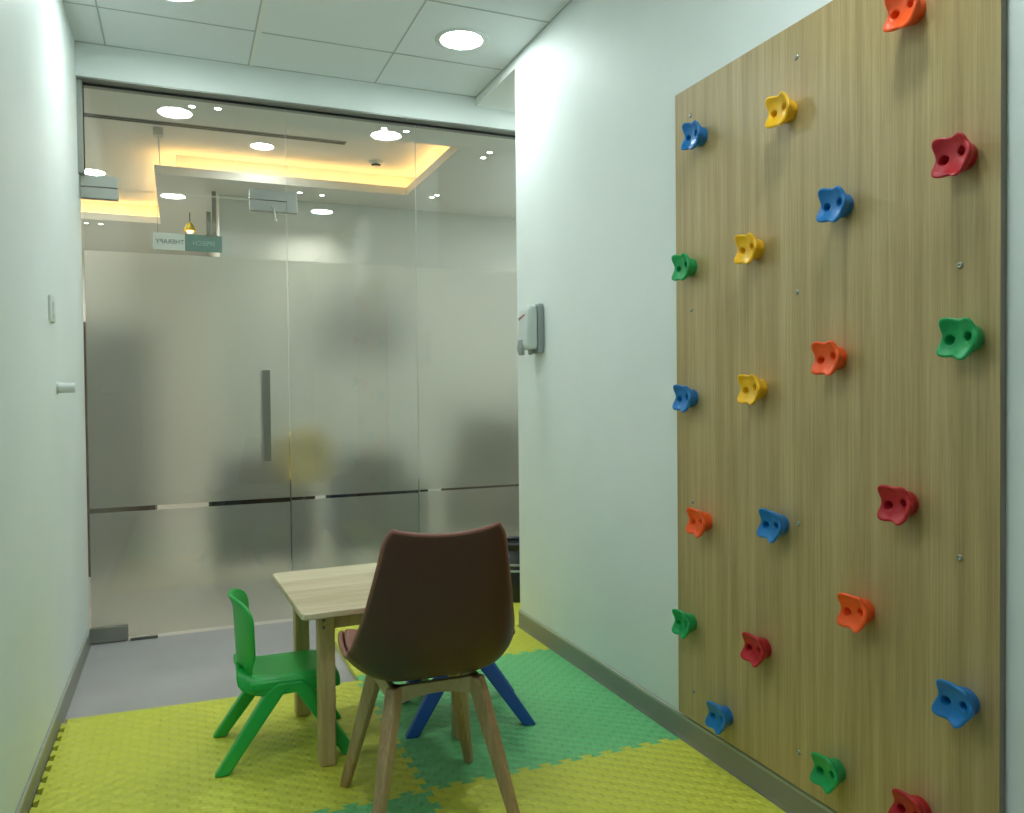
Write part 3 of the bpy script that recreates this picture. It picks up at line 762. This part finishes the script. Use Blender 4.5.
text('THERAPY', -.118, .046, sg); text('SPEECH', .115, .046, sg, M['sign_l'])
bm = bmesh.new(); box(bm, .135, .165, -.003, .003, .122, .30); box(bm, .175, .205, -.006, -.001, .122, .455); box(bm, .13, .21, -.008, .003, .108, .13)
obj('hanger', bm, M['alu'], sg)
bm = bmesh.new(); tube(bm, (-.20, 0, .122), (-.20, 0, .457), .002, n=8); obj('suspension_wire', bm, M['alu'], sg)
pl = thing('pendant_lamp', 'small warm glowing pendant lamp in the corridor above the hanging sign', 'lamp', (.085, 7.2, .055))
bm = bmesh.new(); lathe(bm, [(0, 2.485), (.02, 2.49), (.03, 2.515), (.02, 2.545), (0, 2.555)]); obj('bulb', bm, M['warm'], pl, smooth=True)
bm = bmesh.new(); lathe(bm, [(.010, 2.580), (.035, 2.545), (.050, 2.505), (.047, 2.505), (.032, 2.542), (.008, 2.575)]); obj('lamp_shade', bm, M['yel'], pl, smooth=True)
bm = bmesh.new(); tube(bm, (0, 0, 2.57), (0, 0, ZL-.06), .004, n=8); obj('cord', bm, M['blackp'], pl)
cd = thing('reflection_streak', 'thin white cable and small beige box standing in for a reflection on the glass', 'streak', (-.113, 5.60, ZTR))  # solid line and box modelled in place of a bright reflection
obj('streak_top', bx(-.03, .03, -.03, .03, -.05, 0), M['cream'], cd, bevel=.004)
bm = bmesh.new(); tube(bm, (0, 0, -.05), (.004, 0, -.14), .0045, n=10); tube(bm, (.004, 0, -.14), (.012, 0, -.30), .0035, n=10); obj('streak', bm, M['white'], cd)

# blurred furniture behind the frosted film
cb = thing('storage_cabinet', 'tall brown cabinet blurred behind the left of the frosted door', 'cabinet', (-.70, 6.1, 0))
obj('body', bx(-.60, .52, -.20, .25, 0, 1.68), M['brown'], cb, bevel=.004)
for a, b in ((-.59, -.045), (-.035, .51)):
    d = obj('door', bx(a, b, -.218, -.201, .08, 1.66), M['brown'], cb, bevel=.003)
    bm = bmesh.new(); hx_ = b-.05 if a < -.3 else a+.05; tube(bm, (hx_, -.235, .80), (hx_, -.235, .95), .005, n=10); obj('handle', bm, M['steel'], d)
def armchair(label, loc, rz, mat, sc_=1.0, hb=.86):
    t = thing('armchair', label, 'armchair', loc, rz)
    obj('seat', bx(-.30, .30, -.28, .28, .20, .44), mat, t, bevel=.03)
    obj('backrest', bx(-.30, .30, .20, .34, .40, hb), mat, t, bevel=.04)
    for s in (-1, 1): obj('armrest', bx(s*.33-.05, s*.33+.05, -.28, .30, .20, .62), mat, t, bevel=.03)
    for sx in (-1, 1):
        for sy in (-1, 1):
            bm = bmesh.new(); tube(bm, (sx*.27, sy*.23, 0), (sx*.27, sy*.23, .20), .015, .02); obj('leg', bm, M['steel_d'], t)
    return t
armchair('dark armchair blurred behind the frosted door below the handle', (.44, 5.12, 0), 0, M['dark'], hb=.80).scale = (.78, .8, 1)
armchair('dark armchair blurred behind the middle frosted pane', (1.16, 5.14, 0), math.radians(-5), M['dark'], hb=.80).scale = (.8, .8, 1)
armchair('tan armchair blurred behind the right frosted pane', (2.08, 5.35, 0), math.radians(-20), M['tan'], hb=1.02)
cu = obj('cushion', sheet(lambda u, v: (.16*u*(1-.12*(2*v-1)**2), .05*(1-u*u)*(1-(2*v-1)**2), .155*(2*v-1)*(1-.12*u*u)), 12, 12), M['yel'], smooth=True, solid=.05)
cu.location = (.70, 5.03, .805); cu.rotation_euler = (0, 0, math.radians(4))
tag(cu, 'yellow cushion glowing through the film beside the door edge', 'cushion')
pc = thing('wall_picture', 'dark framed picture on the far lobby wall, blurred by the film', 'picture', (1.42, 6.498, 1.72))
obj('frame', bx(-.36, .36, -.025, -.001, -.22, .22), M['dark'], pc, bevel=.003); obj('print', bx(-.33, .33, -.028, -.0255, -.19, .19), M['picture'], pc)
